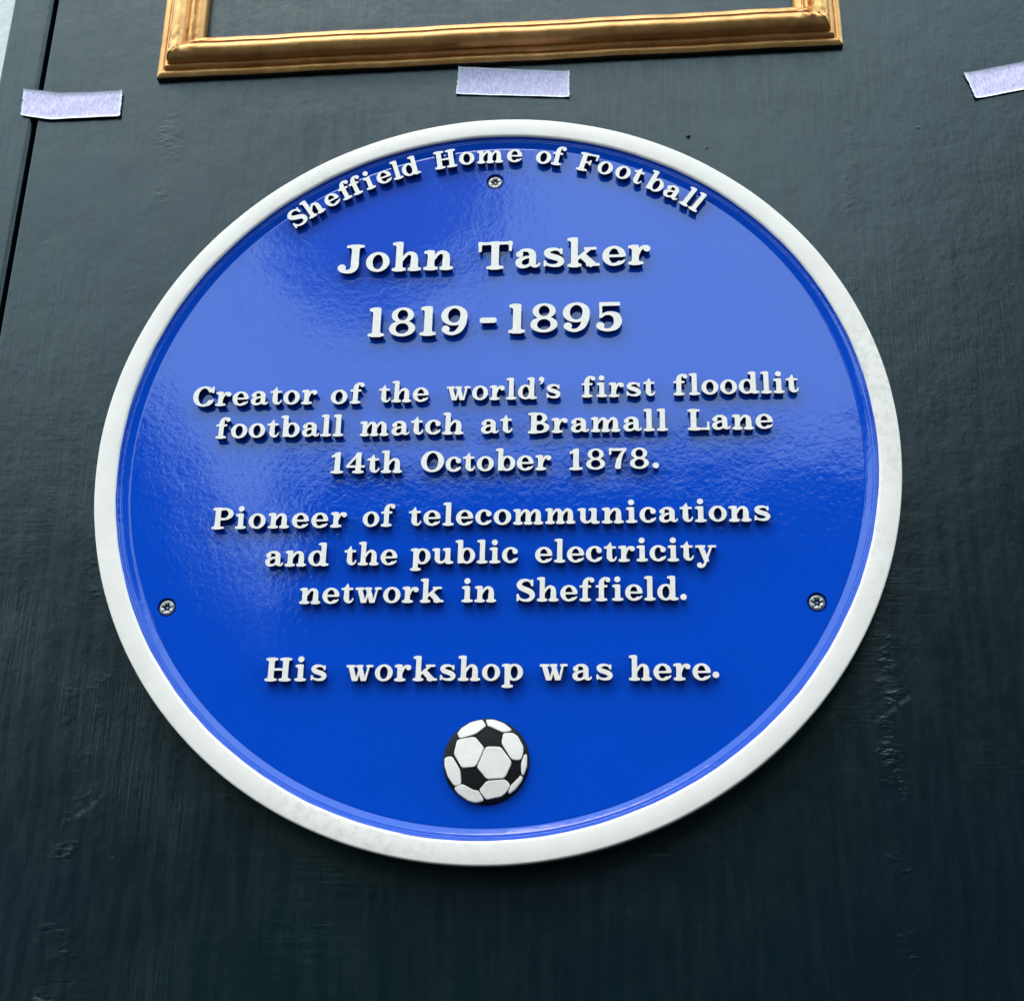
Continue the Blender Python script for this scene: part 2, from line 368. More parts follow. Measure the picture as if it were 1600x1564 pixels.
def glyphs():
    D = {}
    D['l'] = stem(.13,.36,0,1.06,(0,0,.49,S_),(.01,1.06-S_,.30,1.06)), .49
    dot = ball(.235,.945,.135)
    D['i'] = np.minimum(stem(.13,.36,0,XH,(0,0,.49,S_),(.01,XH-S_,.30,XH)), dot), .49
    def arch(x, x2): 
        m_ = (x+x2)/2
        return stroke((x-.02,.40,.05),(x+.09,.57,.055),(m_+.06,.645,.062),(x2+.035,.585,.09),(x2+.075,.45,.110),(x2+.075,.10,.112))
    D['n'] = U(stem(.12,.345,0,XH,(0,0,.46,S_),(0,XH-S_,.28,XH)), stem(.61,.835,0,.42,(.52,0,.95,S_)), arch(.345,.65), k=.04), .95
    D['h'] = U(stem(.12,.345,0,1.06,(0,0,.46,S_),(0,1.06-S_,.28,1.06)), stem(.61,.835,0,.42,(.52,0,.95,S_)), arch(.345,.65), k=.04), .95
    D['m'] = U(stem(.11,.32,0,XH,(0,0,.42,S_),(0,XH-S_,.26,XH)), stem(.55,.76,0,.42,(.47,0,.85,S_)), stem(.99,1.20,0,.42,(.90,0,1.31,S_)),
               arch(.32,.58), arch(.76,1.02), k=.03), 1.31
    D['u'] = U(stem(.12,.345,.22,XH,(0,XH-S_,.28,XH)), stem(.60,.825,0,XH,(.48,XH-S_,.76,XH),(.70,0,.96,S_)),
               stroke((.232,.30,.113),(.25,.17,.105),(.35,.065,.066),(.48,.075,.055),(.60,.17,.05),(.64,.30,.045)), k=.03), .96
    D['r'] = U(stem(.12,.345,0,XH,(0,0,.49,S_),(0,XH-S_,.28,XH)), stroke((.32,.38,.05),(.38,.53,.055),(.48,.635,.06),(.60,.635,.06)), ball(.605,.575,.115), k=.04), .72
    D['f'] = U(stem(.14,.365,0,.80,(.01,0,.51,S_)), box(0,XH-S_,.52,XH,.02),
               stroke((.2525,.70,.1125),(.27,.86,.108),(.36,.985,.07),(.49,1.0,.055),(.55,.98,.06)), ball(.545,.925,.105), k=.04), .64
    D['t'] = U(box(.13,.16,.355,.74,.015), box(0,XH-S_,.53,XH,.02), stroke((.28,.86,.03),(.27,.80,.05),(.25,.70,.09)),
               stroke((.2425,.30,.1125),(.26,.15,.105),(.36,.06,.065),(.46,.075,.045),(.525,.16,.035),(.535,.21,.03)), k=.04), .56
    D['o'] = ring(.385,.35,.385,.37,.215,.10), .77
    er = SUB(ring(.38,.35,.38,.37,.215,.10), box(.40,.165,.9,.31,.01))
    D['e'] = U(er, box(.12,.30,.70,.395,.015), stroke((.40,.045,.045),(.55,.065,.05),(.66,.12,.043),(.715,.185,.033)), k=.02), .76
    D['c'] = U(SUB(ring(.38,.35,.38,.37,.22,.10), box(.42,.19,.9,.52,.01)), ball(.585,.505,.118), stroke((.36,.045,.045),(.52,.065,.052),(.63,.13,.043),(.68,.20,.033)), k=.03), .71
    D['d'] = U(ring(.37,.35,.37,.37,.215,.10), stem(.555,.78,0,1.06,(.43,1.06-S_,.71,1.06),(.66,0,.92,S_)), k=.02), .92
    D['b'] = U(ring(.53,.35,.37,.37,.215,.10), stem(.12,.345,.0,1.06,(0,1.06-S_,.28,1.06)), k=.02), .90
    D['p'] = U(ring(.53,.35,.37,.37,.215,.10), stem(.12,.345,-.30,XH,(0,XH-S_,.28,XH),(0,-.30,.48,-.30+S_)), k=.02), .90
    D['a'] = U(stroke((.17,.53,.05),(.24,.625,.055),(.37,.655,.058),(.51,.625,.078),(.59,.52,.108),(.60,.40,.112),(.60,.15,.112)),
               stroke((.60,.18,.112),(.645,.085,.075),(.73,.05,.05),(.80,.09,.038),(.825,.15,.03)), ball(.175,.505,.115),
               stroke((.58,.40,.045),(.38,.385,.052),(.21,.31,.078),(.145,.205,.105),(.20,.085,.085),(.33,.045,.058),(.46,.085,.052),(.58,.19,.05)), k=.02), .84
    D['s'] = U(stroke((.61,.52,.035),(.54,.61,.045),(.40,.655,.052),(.22,.62,.078),(.145,.525,.098),(.22,.42,.103),(.37,.365,.105),(.53,.30,.105),(.615,.20,.10),(.55,.085,.078),(.38,.045,.054),(.20,.08,.045),(.09,.17,.035)),
               box(.575,.46,.655,.68,.02), box(.045,.02,.125,.25,.02), k=.04), .74
    D['k'] = U(stem(.12,.345,0,1.06,(0,0,.46,S_),(0,1.06-S_,.28,1.06)), line(.30,.27,.73,.64,.055), line(.47,.42,.84,.03,.118),
               box(.54,XH-S_,.95,XH,.02), box(.60,0,1.05,S_,.02), k=.03), 1.05
    yc = np.maximum(GY-XH, -GY)
    D['w'] = U(np.maximum(U(line(.16,.76,.41,-.10,.105), line(.43,-.08,.60,.58,.048), line(.545,.76,.79,-.10,.105), line(.81,-.08,1.0,.76,.048)), yc),
               box(0,XH-S_,.40,XH,.02), box(.42,XH-S_,.74,XH,.02), box(.86,XH-S_,1.17,XH,.02), k=.03), 1.17
    D['y'] = U(np.maximum(line(.19,.78,.50,-.06,.11), GY-XH), np.maximum(line(.38,-.20,.755,.80,.05), np.maximum(GY-XH, -.2-GY)),
               stroke((.40,-.13,.055),(.34,-.23,.06),(.24,-.265,.065),(.17,-.22,.085)), ball(.175,-.19,.115),
               box(0,XH-S_,.44,XH,.02), box(.55,XH-S_,.92,XH,.02), k=.03), .92
    D['H'] = U(stem(.13,.38,0,1,(0,0,.52,S_),(0,1-S_,.52,1)), stem(.74,.99,0,1,(.60,0,1.12,S_),(.60,1-S_,1.12,1)), box(.3,.45,.8,.555,.01), k=.02), 1.12
    D['F'] = U(stem(.13,.38,0,1,(0,0,.56,S_),(0,1-S_,.5,1)), box(.3,1-S_,.94,1,.015), box(.84,.66,.94,1,.02), box(.3,.45,.62,.55,.01), box(.56,.35,.65,.65,.02), k=.06), .94
    D['T'] = U(stem(.425,.675,0,1,(.27,0,.83,S_)), box(0,1-S_,1.10,1,.015), box(0,.64,.105,1,.03), box(.995,.64,1.10,1,.03), k=.08), 1.10
    D['L'] = U(stem(.13,.38,0,1,(0,0,.52,S_),(0,1-S_,.54,1)), box(.3,0,.95,S_,.015), box(.85,0,.95,.40,.02), k=.08), .95
    D['B'] = U(stem(.13,.38,0,1,(0,0,.4,S_),(0,1-S_,.4,1)), np.maximum(ring(.50,.74,.36,.26,.22,.095), .36-GX), np.maximum(ring(.53,.27,.43,.27,.24,.10), .36-GX),
               box(.3,1-.095,.54,1,.01), box(.3,.455,.56,.545,.01), box(.3,0,.56,.1,.01), k=.02), .96
    D['P'] = U(stem(.13,.38,0,1,(0,0,.56,S_),(0,1-S_,.4,1)), np.maximum(ring(.53,.705,.42,.295,.23,.10), .40-GX),
               box(.3,.9,.56,1,.01), box(.3,.41,.56,.51,.01), k=.02), .95
    D['C'] = U(SUB(ring(.51,.5,.51,.52,.25,.105), box(.62,.30,1.3,.70,.01)), box(.875,.66,.985,1.0,.02), stroke((.84,.80,.05),(.76,.90,.055),(.64,.96,.052)),
               stroke((.52,.03,.047),(.72,.06,.055),(.88,.16,.047),(.97,.32,.035)), k=.03), 1.0
    D['O'] = ring(.53,.5,.53,.52,.26,.105), 1.06
    D['S'] = U(stroke((.70,.76,.04),(.62,.89,.048),(.46,.955,.058),(.25,.91,.085),(.145,.765,.115),(.22,.62,.12),(.42,.52,.125),(.63,.42,.125),(.725,.265,.115),(.64,.10,.088),(.44,.04,.06),(.22,.09,.05),(.09,.24,.042)),
               box(.665,.67,.76,.99,.025), box(.03,.01,.125,.34,.025), k=.05), .85
    D['J'] = U(stem(.44,.69,.25,1,(.27,1-S_,.85,1)), stroke((.565,.35,.125),(.56,.19,.122),(.47,.05,.09),(.31,.015,.066),(.17,.06,.08)), ball(.15,.155,.135), k=.03), .85
    D['1'] = stem(.135,.385,0,1,(0,0,.51,S_),(.02,1-S_*1.1,.30,1)), .51
    D['!'] = U(stem(.17,.42,0,1,(0,0,.58,S_)), line(.02,.80,.40,1.0,.06), k=.05), .58      # 1 with a slanting flag
    D['8'] = U(ring(.41,.735,.35,.275,.185,.09), ring(.41,.265,.41,.28,.205,.095), k=.02), .82
    D['9'] = U(ring(.41,.665,.41,.35,.215,.095), stroke((.705,.66,.108),(.69,.42,.108),(.60,.18,.09),(.45,.055,.062),(.30,.035,.055),(.17,.09,.06)), ball(.155,.195,.125), k=.02), .82
    D['5'] = U(box(.13,.865,.755,1.0,.02), box(.13,.48,.215,1.0,.015), stroke((.17,.49,.042),(.29,.585,.052),(.45,.61,.068),(.62,.53,.105),(.685,.35,.122),(.63,.15,.10),(.46,.04,.058),(.29,.04,.055),(.17,.10,.065)), ball(.155,.185,.125), k=.03), .80
    D['4'] = U(stem(.46,.70,0,1,(.32,0,.84,S_)), stroke((.57,.95,.06),(.07,.33,.05)), box(.02,.26,.88,.37,.02), k=.02), .88
    D['7'] = U(box(.02,.865,.77,1.0,.02), box(.02,.68,.12,1.0,.02), stroke((.72,.93,.05),(.56,.70,.075),(.45,.42,.11),(.40,.10,.128)), k=.03), .77
    D['7'] = np.maximum(D['7'][0], -GY), D['7'][1]
    D['-'] = box(0,.37,.46,.56,.075), .46
    D["'"] = U(ball(.13,.97,.125), stroke((.19,.95,.07),(.17,.82,.045),(.08,.73,.03)), k=.03), .26
    D['.'] = ball(.135,.135,.14), .27
    return D
def trace(F):
    """marching squares -> closed outlines (outside counter-clockwise), simplified"""
    F = np.where(np.abs(F) < 1e-9, 1e-9, F)
    ins = F < 0
    c_ = ins[:-1,:-1].astype(int) + 2*ins[:-1,1:] + 4*ins[1:,1:] + 8*ins[1:,:-1]
    nxt = {}
    def pt(e):
        k, i, j = e
        if k == 0: a_, b_ = F[i,j], F[i,j+1]; s_ = a_/(a_-b_); return (g.xs[j]+s_*STEP, g.ys[i])
        a_, b_ = F[i,j], F[i+1,j]; s_ = a_/(a_-b_); return (g.xs[j], g.ys[i]+s_*STEP)
    T = {1:[('l','b')],2:[('b','r')],3:[('l','r')],4:[('r','t')],5:[('l','b'),('r','t')],6:[('b','t')],7:[('l','t')],
         8:[('t','l')],9:[('t','b')],10:[('b','r'),('t','l')],11:[('t','r')],12:[('r','l')],13:[('r','b')],14:[('b','l')]}
    for i, j in zip(*np.nonzero((c_ > 0) & (c_ < 15))):
        E = {'b':(0,i,j),'t':(0,i+1,j),'l':(1,i,j),'r':(1,i,j+1)}
        for s_, e_ in T[int(c_[i,j])]: nxt[E[s_]] = E[e_]
    loops = []
    while nxt:
        s0 = next(iter(nxt)); l = []; e = s0
        while e in nxt:
            l.append(pt(e)); e = nxt.pop(e)
        if len(l) > 12: loops.append(simplify(np.array(l)))
    out = []
    for l in loops:
        out.append(l)
    return out
def simplify(p_, tol=0.0022):
    p_ = np.array(p_)
    q = (np.roll(p_,1,0)+2*p_+np.roll(p_,-1,0))/4       # soften the corners as a casting does
    n = len(q); i0 = int(np.argmax(q[:,0])); q = np.roll(q, -i0, 0)
    far = int(np.argmax(np.hypot(*(q-q[0]).T)))
    def rdp(a_, b_):
        if b_-a_ < 2: return []
        A_, B_ = q[a_], q[b_ % n]; d = B_-A_; l = math.hypot(*d)+1e-12
        r = q[a_+1:b_]-A_; dist = np.abs(r[:,0]*d[1]-r[:,1]*d[0])/l
        k = int(np.argmax(dist))
        if dist[k] < tol and (b_-a_) < 24: return []
        m_ = a_+1+k if dist[k] >= tol else (a_+b_)//2
        return rdp(a_, m_)+[m_]+rdp(m_, b_)
    idx = [0]+rdp(0, far)+[far]+rdp(far, n)
    return q[idx]
def offset(l, d):
    t1 = l-np.roll(l,1,0); t2 = np.roll(l,-1,0)-l
    t1 /= np.hypot(*t1.T)[:,None]+1e-12; t2 /= np.hypot(*t2.T)[:,None]+1e-12
    n1 = np.c_[t1[:,1],-t1[:,0]]; n2 = np.c_[t2[:,1],-t2[:,0]]
    nn = n1+n2; nn /= np.hypot(*nn.T)[:,None]+1e-12
    cs = np.maximum((nn*n1).sum(1), 0.6)
    return l+nn*(d/cs)[:,None]
GL = {}
for ch, (F, wd) in glyphs().items():
    loops = trace(F+0.018)
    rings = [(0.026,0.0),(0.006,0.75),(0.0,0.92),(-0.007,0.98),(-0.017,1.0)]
    V, Fc, MI = [], [], []      # z as a fraction of the letter height
    tops = []
    for l in loops:
        b0 = len(V); m_ = len(l)
        for (d, z) in rings:
            for (x, y) in offset(l, d): V.append((x, y, z))
        for r in range(len(rings)-1):
            for k in range(m_):
                k2 = (k+1) % m_
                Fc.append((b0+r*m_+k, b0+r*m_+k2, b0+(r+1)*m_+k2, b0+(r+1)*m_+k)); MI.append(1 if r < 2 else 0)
        tops.append((b0+(len(rings)-1)*m_, m_))
    idx = [i for b_, m_ in tops for i in range(b_, b_+m_)]
    for tri in tess([[V[i][:2] for i in range(b_, b_+m_)] for b_, m_ in tops]):
        Fc.append(tuple(idx[i] for i in tri)); MI.append(0)
    GL[ch] = (np.array(V), Fc, MI, wd)

DEPTH = 0.0046          # how far letters and rim stand above the blue field
def layout(word, x0, x1, cap, sx=1.0):
    """letters of a word between x0 and x1: list of (char, x, width scale)"""
    ws = [GL[ch][3] for ch in word]; n = len(word)
    tot = sum(ws)*cap*sx; W_ = x1-x0
    gap = (W_-tot)/max(n-1, 1)
    lo, hi = 0.075*cap, 0.16*cap
    if n == 1: sx2 = W_/tot*sx; gap = 0
    elif gap < lo or gap > hi:
        gap = min(max(gap, lo), hi); sx2 = sx*(W_-gap*(n-1))/tot
    else: sx2 = sx
    out, x = [], x0
    for ch, w_ in zip(word, ws):
        out.append((ch, x, sx2)); x += w_*cap*sx2+gap
    return out
class LineMesh:
    def __init__(s): s.V, s.F, s.M = [], [], []; s.n = 0
    def add(s, ch, cap, sx, fn):
        V, F, MI, wd = GL[ch]
        W_ = V.copy()
        W_[:,0] *= cap*sx; W_[:,1] *= cap
        W_[:,2] = -DEPTH-0.0008+V[:,2]*(DEPTH+0.0008)*(1+random.uniform(-.04,.02))
        th = random.uniform(-.008,.008); cx = wd*cap*sx/2
        x, y = W_[:,0]-cx, W_[:,1]
        W_[:,0], W_[:,1] = cx+x*math.cos(th)-y*math.sin(th), x*math.sin(th)+y*math.cos(th)+random.uniform(-.006,.006)*cap
        q = fn(W_)
        s.V.append(q); s.F += [tuple(i+s.n for i in f) for f in F]; s.M += MI; s.n += len(q)
    def build(s, name, parent, label):
        return mesh(name, np.vstack(s.V).tolist(), s.F, [m_letter, m_side_shaded], parent, s.M, label=label)

# ------------------------------------------------------------------ the plaque
WALL = -0.018           # wall face behind the rim plane
plaque = empty('commemorative_plaque', P(0, 0, 0), 'round blue cast plaque with white rim and raised white lettering on dark boards', 'plaque')

# rim: white face, rounded edges
prof = [(0.2502,-0.0030),(0.2502,-0.0011),(0.2501,-0.0005),(0.2497,-0.0001),(0.2492,0.0),(0.2385,0.0),(0.2374,-0.0002),(0.2368,-0.0007),(0.2366,-0.0014)]
v_, f_ = lathe(prof, 384)
def wob(x, y, z):        # hand-finished casting: the paint edge wanders a little
    a_ = math.atan2(y, x); r_ = math.hypot(x, y)
    d_ = 0.00010*math.sin(7*a_+1)+0.00008*math.sin(19*a_+2)+0.00006*math.sin(43*a_)+0.00004*math.sin(97*a_+.5)
    k_ = (r_+d_)/r_ if r_ < 0.239 else 1.0
    return (x*k_, y*k_, z+(0.00008*math.sin(13*a_)+0.00006*math.sin(31*a_+1) if z > -0.0008 else 0))
v_ = [wob(*q) for q in v_]
mesh('rim', v_, f_, m_white, plaque, smooth=True)
v_, f_ = lathe([(0.2470,WALL+0.0005),(0.2495,WALL+0.003),(0.2501,-0.012),(0.2502,-0.0030)], 256)
mesh('back_edge', v_, f_, m_edge, plaque, smooth=True)
# blue field: step and cove down from the rim, then the flat with three screw recesses
FL = -DEPTH
prof = [(0.2366,-0.0014),(0.2364,-0.0021),(0.2361,-0.0025),(0.2358,-0.0026),(0.2346,-0.00272),(0.2343,-0.0029),(0.2340,-0.0032),(0.2337,-0.00325),(0.2331,-0.00327),
        (0.2328,-0.0034),(0.2318,-0.0038),(0.2304,-0.0043),(0.2294,FL-0.0001),(0.2292,FL-0.00014),(0.2289,FL-0.00009),(0.2284,FL)]
v_, f_ = lathe(prof, 256)
mesh('cove', v_, f_, m_blue, plaque, smooth=True).data.set_sharp_from_angle(angle=math.radians(22))
screws = [(-0.0016,0.2028),(-0.1954,-0.0969),(0.1951,-0.0974)]
HR = 0.0061
loops = [[(0.2284*math.cos(2*math.pi*k/256), 0.2284*math.sin(2*math.pi*k/256)) for k in range(256)]]
for sx_, sy_ in screws:
    loops.append([(sx_+HR*math.cos(2*math.pi*k/40), sy_+HR*math.sin(2*math.pi*k/40)) for k in range(40)])
pts = [q for l in loops for q in l]
V = [(x, y, FL) for x, y in pts]; F = [tuple(tr) for tr in tess(loops)]; SM = [False]*len(F)
for (sx_, sy_), l in zip(screws, loops[1:]):         # recess walls and floors
    lev = [(1.0,FL),(0.97,FL-0.0004),(0.955,FL-0.0024)]
    b0 = len(V)
    for s_, z in lev:
        V += [(sx_+(x-sx_)*s_, sy_+(y-sy_)*s_, z) for x, y in l]
    for r in range(2):
        for k in range(40):
            k2 = (k+1) % 40
            F.append((b0+r*40+k2, b0+r*40+k, b0+(r+1)*40+k, b0+(r+1)*40+k2)); SM.append(True)
    F.append(tuple(b0+80+k for k in range(40))); SM.append(False)
mesh('blue_field', V, F, m_blue, plaque, smooth=SM)

# screws: flat round heads with a six-lobed pin socket
def screw(sx_, sy_, rot):
    R_ = 0.0049; n = 48
    z0 = FL-0.0023; zt = FL-0.0010
    star = []
    for k in range(n):
        a_ = 2*math.pi*k/n+rot
        star.append((0.00205+0.00045*math.cos(6*(a_-rot)))); 
    V, F, MI = [], [], []
    rings_ = [(R_,z0),(R_,zt-0.0007),(R_*0.965,zt-0.00025),(R_*0.88,zt),]
    for r, z in rings_:
        V += [(r*math.cos(2*math.pi*k/n), r*math.sin(2*math.pi*k/n), z) for k in range(n)]
    V += [(star[k]*1.08*math.cos(2*math.pi*k/n), star[k]*1.08*math.sin(2*math.pi*k/n), zt+0.0001) for k in range(n)]
    V += [(star[k]*math.cos(2*math.pi*k/n), star[k]*math.sin(2*math.pi*k/n), zt-0.0002) for k in range(n)]
    for r in range(5):
        for k in range(n):
            k2 = (k+1) % n
            F.append((r*n+k, r*n+k2, (r+1)*n+k2, (r+1)*n+k)); MI.append(0)
    o = mesh('screw', V, F, m_steel, plaque, smooth=True, loc=(sx_, 0, sy_))
    V2 = [(x, y, z) for x, y, z in V[5*n:6*n]]+[(x*0.9, y*0.9, zt-0.0018) for x, y, z in V[5*n:6*n]]
    F2 = [(k, (k+1) % n, n+(k+1) % n, n+k) for k in range(n)]+[tuple(range(n, 2*n))]
    mesh('socket', V2, F2, m_socket, o)
    vp, fp = lathe([(0.00085,zt-0.0018),(0.00085,zt-0.0006),(0.0006,zt-0.0004)], 20)
    fp.append(tuple(range(40, 60)))
    mesh('pin', vp, fp, m_steel, o, smooth=False)
for (sx_, sy_), ro in zip(screws, (0.2, 0.5, 0.05)): screw(sx_, sy_, ro)

# lettering
CAPS = 0.0139
TEXT = [
 (0.0206, 'large raised white line of the name', [('John',-0.1046,-0.0273,0.1327),('Tasker',-0.01057,0.1019,0.1318)]),
 (0.0209, 'large raised white line of the two years', [('1819',-0.08113,-0.01644,0.0839),('-',-0.00837,0.00266,0.0839),('1895',0.01025,0.08289,0.0838)]),
 (CAPS, 'raised white text line ending in floodlit', [('Creator',-0.19227,-0.11123,0.0365),('of',-0.1023,-0.08107,0.0362),('the',-0.07141,-0.03937,0.0364),("world's",-0.028,0.04451,0.0367),('first',0.05729,0.10319,0.0369),('floodlit',0.11448,0.19142,0.0371)]),
 (CAPS, 'raised white text line starting with football', [('football',-0.17494,-0.09256,0.0136),('match',-0.08193,-0.01633,0.0134),('at',-0.00596,0.01427,0.0133),('Bramall',0.02414,0.11068,0.0129),('Lane',0.12278,0.17469,0.0128)]),
 (CAPS, 'raised white date line', [('!4th',-0.09895,-0.05384,-0.0120),('October',-0.04223,0.03881,-0.0121),('!878.',0.04993,0.10461,-0.01235)]),
 (CAPS, 'raised white text line starting with Pioneer', [('Pioneer',-0.17114,-0.08652,-0.0480),('of',-0.07659,-0.0568,-0.0478),('telecommunications',-0.0481,0.17054,-0.0477)]),
 (CAPS, 'raised white text line ending in electricity', [('and',-0.13591,-0.09594,-0.0728),('the',-0.08649,-0.05394,-0.0727),('public',-0.04576,0.01935,-0.0724),('electricity',0.02973,0.13757,-0.0724)]),
 (CAPS, 'raised white text line starting with network', [('network',-0.11224,-0.02456,-0.0969),('in',-0.01381,0.00685,-0.0969),('Sheffield.',0.01866,0.11926,-0.0968)]),
 (CAPS, 'raised white lowest text line above the football', [('His',-0.12927,-0.09189,-0.1446),('workshop',-0.08064,0.02369,-0.1448),('was',0.03336,0.076,-0.1450),('here.',0.08508,0.13658,-0.1451)]),
]
for cap, lab, words in TEXT:
    lm = LineMesh()
    for word, x0, x1, y in words:
        for ch, x, sx in layout(word, x0, x1, cap):
            dy = 0.0
            if word == 'here.' and ch == '.': dy = 0.09*cap
            def fn(W_, x=x, y=y, dy=dy):
                W_ = W_.copy(); W_[:,0] += x; W_[:,1] += y+dy; return W_
            lm.add(ch, cap, sx, fn)
    lm.build('text_line', plaque, lab)
# curved line under the top of the rim
RB, CAPA = 0.2152, 0.0141
lm = LineMesh()
for word, a0, a1 in [('Sheffield',-38.7,-13.9),('Home',-11.4,4.2),('of',6.9,12.1),('Football',14.3,38.0)]:
    s0, s1 = math.radians(a0)*RB*1.03, math.radians(a1)*RB*1.03
    for ch, x, sx in layout(word, s0, s1, CAPA, 0.95):
        wd = GL[ch][3]*CAPA*sx
        an = (x+wd/2)/(RB*1.03)+random.uniform(-.004,.004)
        rr = RB+(-0.0012 if ch == 'F' else 0)+random.uniform(-.0002,.0002)
        def fn(W_, an=an, wd=wd, rr=rr):
            x_ = W_[:,0]-wd/2; y_ = W_[:,1]+rr
            return np.c_[x_*math.cos(an)+y_*math.sin(an), -x_*math.sin(an)+y_*math.cos(an), W_[:,2]]
        lm.add(ch, CAPA, sx, fn)
lm.build('text_line', plaque, 'raised white curved line under the top of the rim')

# football emblem: low black dome with raised white panels
BX, BY, BR = 0.0031, -0.1912, 0.0243
dome = lambda r: -0.0016+0.0022*(1-(r/BR)**2)
prof = [(BR+0.0008,FL-0.0002),(BR+0.0003,FL+0.0004),(BR+0.0001,-0.0026),(BR*0.985,-0.0017),(BR*0.95,dome(BR*0.95))]
prof += [(BR*s_, dome(BR*s_)) for s_ in (0.8,0.6,0.4,0.2,0.01)]
v_, f_ = lathe(prof, 96)
f_.append(tuple(range(9*96, 10*96)))
emblem = mesh('football_emblem', v_, f_, m_black, plaque, smooth=True, loc=(BX, 0, BY))
PANELS = [[(-0.01651, 0.01526), (-0.01448, 0.01812), (-0.00914, 0.02169), (-0.00279, 0.02322), (-0.00057, 0.02001), (-0.00079, 0.0192), (-0.0054, 0.01548), (-0.0075, 0.01454), (-0.01453, 0.01264), (-0.01549, 0.01311)],
 [(5e-05, 0.02321), (0.00407, 0.0232), (0.00979, 0.02119), (0.01435, 0.01761), (0.01343, 0.01666), (0.00967, 0.01604), (0.00849, 0.01642), (0.00228, 0.01929), (0.0011, 0.01953), (8e-05, 0.02216)],
 [(-0.01659, 0.01074), (-0.01544, 0.01159), (-0.00792, 0.01287), (-0.00602, 0.0124), (-0.00139, 0.00695), (-0.00135, 0.00554), (-0.00487, -0.00268), (-0.00623, -0.00409), (-0.01254, -0.00456), (-0.0135, -0.00386), (-0.01783, 0.00318), (-0.01779, 0.00459)],
 [(3e-05, 0.00648), (0.00166, 0.00719), (0.00777, 0.00705), (0.00895, 0.00648), (0.01449, -0.00079), (0.01453, -0.00266), (0.01186, -0.00872), (0.0105, -0.01034), (0.00214, -0.01092), (0.00073, -0.01036), (-0.0041, -0.00478), (-0.00413, -0.00385)],
 [(0.00994, 0.01452), (0.01087, 0.01523), (0.0151, 0.01547), (0.01795, 0.01357), (0.0211, 0.0079), (0.02129, 0.00507), (0.02029, 0.00085), (0.01868, -9e-05), (0.01587, 0.00015), (0.01445, 0.00132), (0.0096, 0.00884), (0.00933, 0.01026)],
 [(-0.02344, 0.00059), (-0.02215, 0.00153), (-0.02004, 0.00176), (-0.01884, 0.00106), (-0.01436, -0.0062), (-0.01375, -0.01295), (-0.01456, -0.01411), (-0.01664, -0.01458), (-0.01808, -0.01365), (-0.02129, -0.00901), (-0.0233, -0.00294)],
 [(-0.01729, -0.01597), (-0.01362, -0.0142), (-0.01221, -0.01433), (-0.00653, -0.01732), (-0.00372, -0.01778), (-0.00105, -0.02168), (-0.00102, -0.02306), (-0.00493, -0.02386), (-0.00914, -0.02286), (-0.01486, -0.01896)],
 [(-0.00259, -0.01685), (0.00079, -0.01291), (0.00264, -0.01221), (0.01099, -0.0115), (0.0124, -0.01219), (0.01384, -0.01404), (0.01386, -0.01519), (0.01207, -0.0182), (0.00934, -0.0205), (0.00151, -0.02214), (0.00057, -0.02168), (-0.00232, -0.01801)],
 [(0.02213, 0.00273), (0.02305, 0.0032), (0.0234, 0.00179), (0.02339, -0.00335), (0.02184, -0.008), (0.02115, -0.00824), (0.02075, -0.00661), (0.02058, -0.00195)],
 [(0.02, -0.00894), (0.02127, -0.00986), (0.02029, -0.01218), (0.01713, -0.01634), (0.01394, -0.01888), (0.01368, -0.01773), (0.015, -0.0145), (0.01933, -0.0101)]]
for pl in PANELS:
    l = np.array(pl)
    ar = 0.5*np.sum(l[:,0]*np.roll(l[:,1],-1)-l[:,1]*np.roll(l[:,0],-1))
    if ar < 0: l = l[::-1]
    for _ in range(1):                                   # round the corners
        l = np.vstack([np.stack([0.88*l+0.12*np.roll(l,-1,0), 0.12*l+0.88*np.roll(l,-1,0)],1).reshape(-1,2)])
    V, F = [], []; m_ = len(l)
    for d, h in ((0.00035,-0.0004),(0.00020,0.0006),(-0.00010,0.00095)):
        for x, y in offset(l, d):
            r = math.hypot(x, y); V.append((x, y, dome(min(r, BR))+h))
    for r in range(2):
        for k in range(m_):
            k2 = (k+1) % m_; F.append((r*m_+k, r*m_+k2, (r+1)*m_+k2, (r+1)*m_+k))
    for tr in tess([[V[2*m_+k][:2] for k in range(m_)]]): F.append(tuple(2*m_+i for i in tr))
    mesh('white_panel', V, F, m_letter, emblem)

# ------------------------------------------------------------------ the wall
def extrude_profile(name, prof, z0, z1, m, parent, nz=1):
    """prof: list of (u, w) seen from above, front face towards +w; extruded in v"""
    n = len(prof); V, F = [], []
    for j in range(nz+1):
        y = z0+(z1-z0)*j/nz
        V += [(u, y, w_) for u, w_ in prof]
    for j in range(nz):
        for k in range(n):
            k2 = (k+1) % n; F.append((j*n+k2, j*n+k, (j+1)*n+k, (j+1)*n+k2))
    F.append(tuple(range(n))); F.append(tuple(range(n*nz+n-1, n*nz-1, -1)))
    return mesh(name, V, F, m, parent)
def board_profile(u0, u1, wf, wb, rl, rr):
    pr = [(u0, wb)]
    for k in range(7):
        a_ = math.pi-math.pi/2*k/6; pr.append((u0+rl+rl*math.cos(a_), wf-rl+rl*math.sin(a_)))
    for k in range(7):
        a_ = math.pi/2-math.pi/2*k/6; pr.append((u1-rr+rr*math.cos(a_), wf-rr+rr*math.sin(a_)))
    pr.append((u1, wb)); return pr
wall = empty('boarded_wall', P(0, -0.9, WALL), 'dark green brush-painted board wall behind the round blue plaque', 'wall')
base = Vector(P(0, -0.9, WALL))
def shift(o): o.location = Vector(P(0, 0, 0))-base; return o
shift(extrude_profile('wide_board', board_profile(-0.3388, 1.1, WALL, WALL-0.020, 0.0012, 0.002), -0.9, 0.9, m_wall, wall))
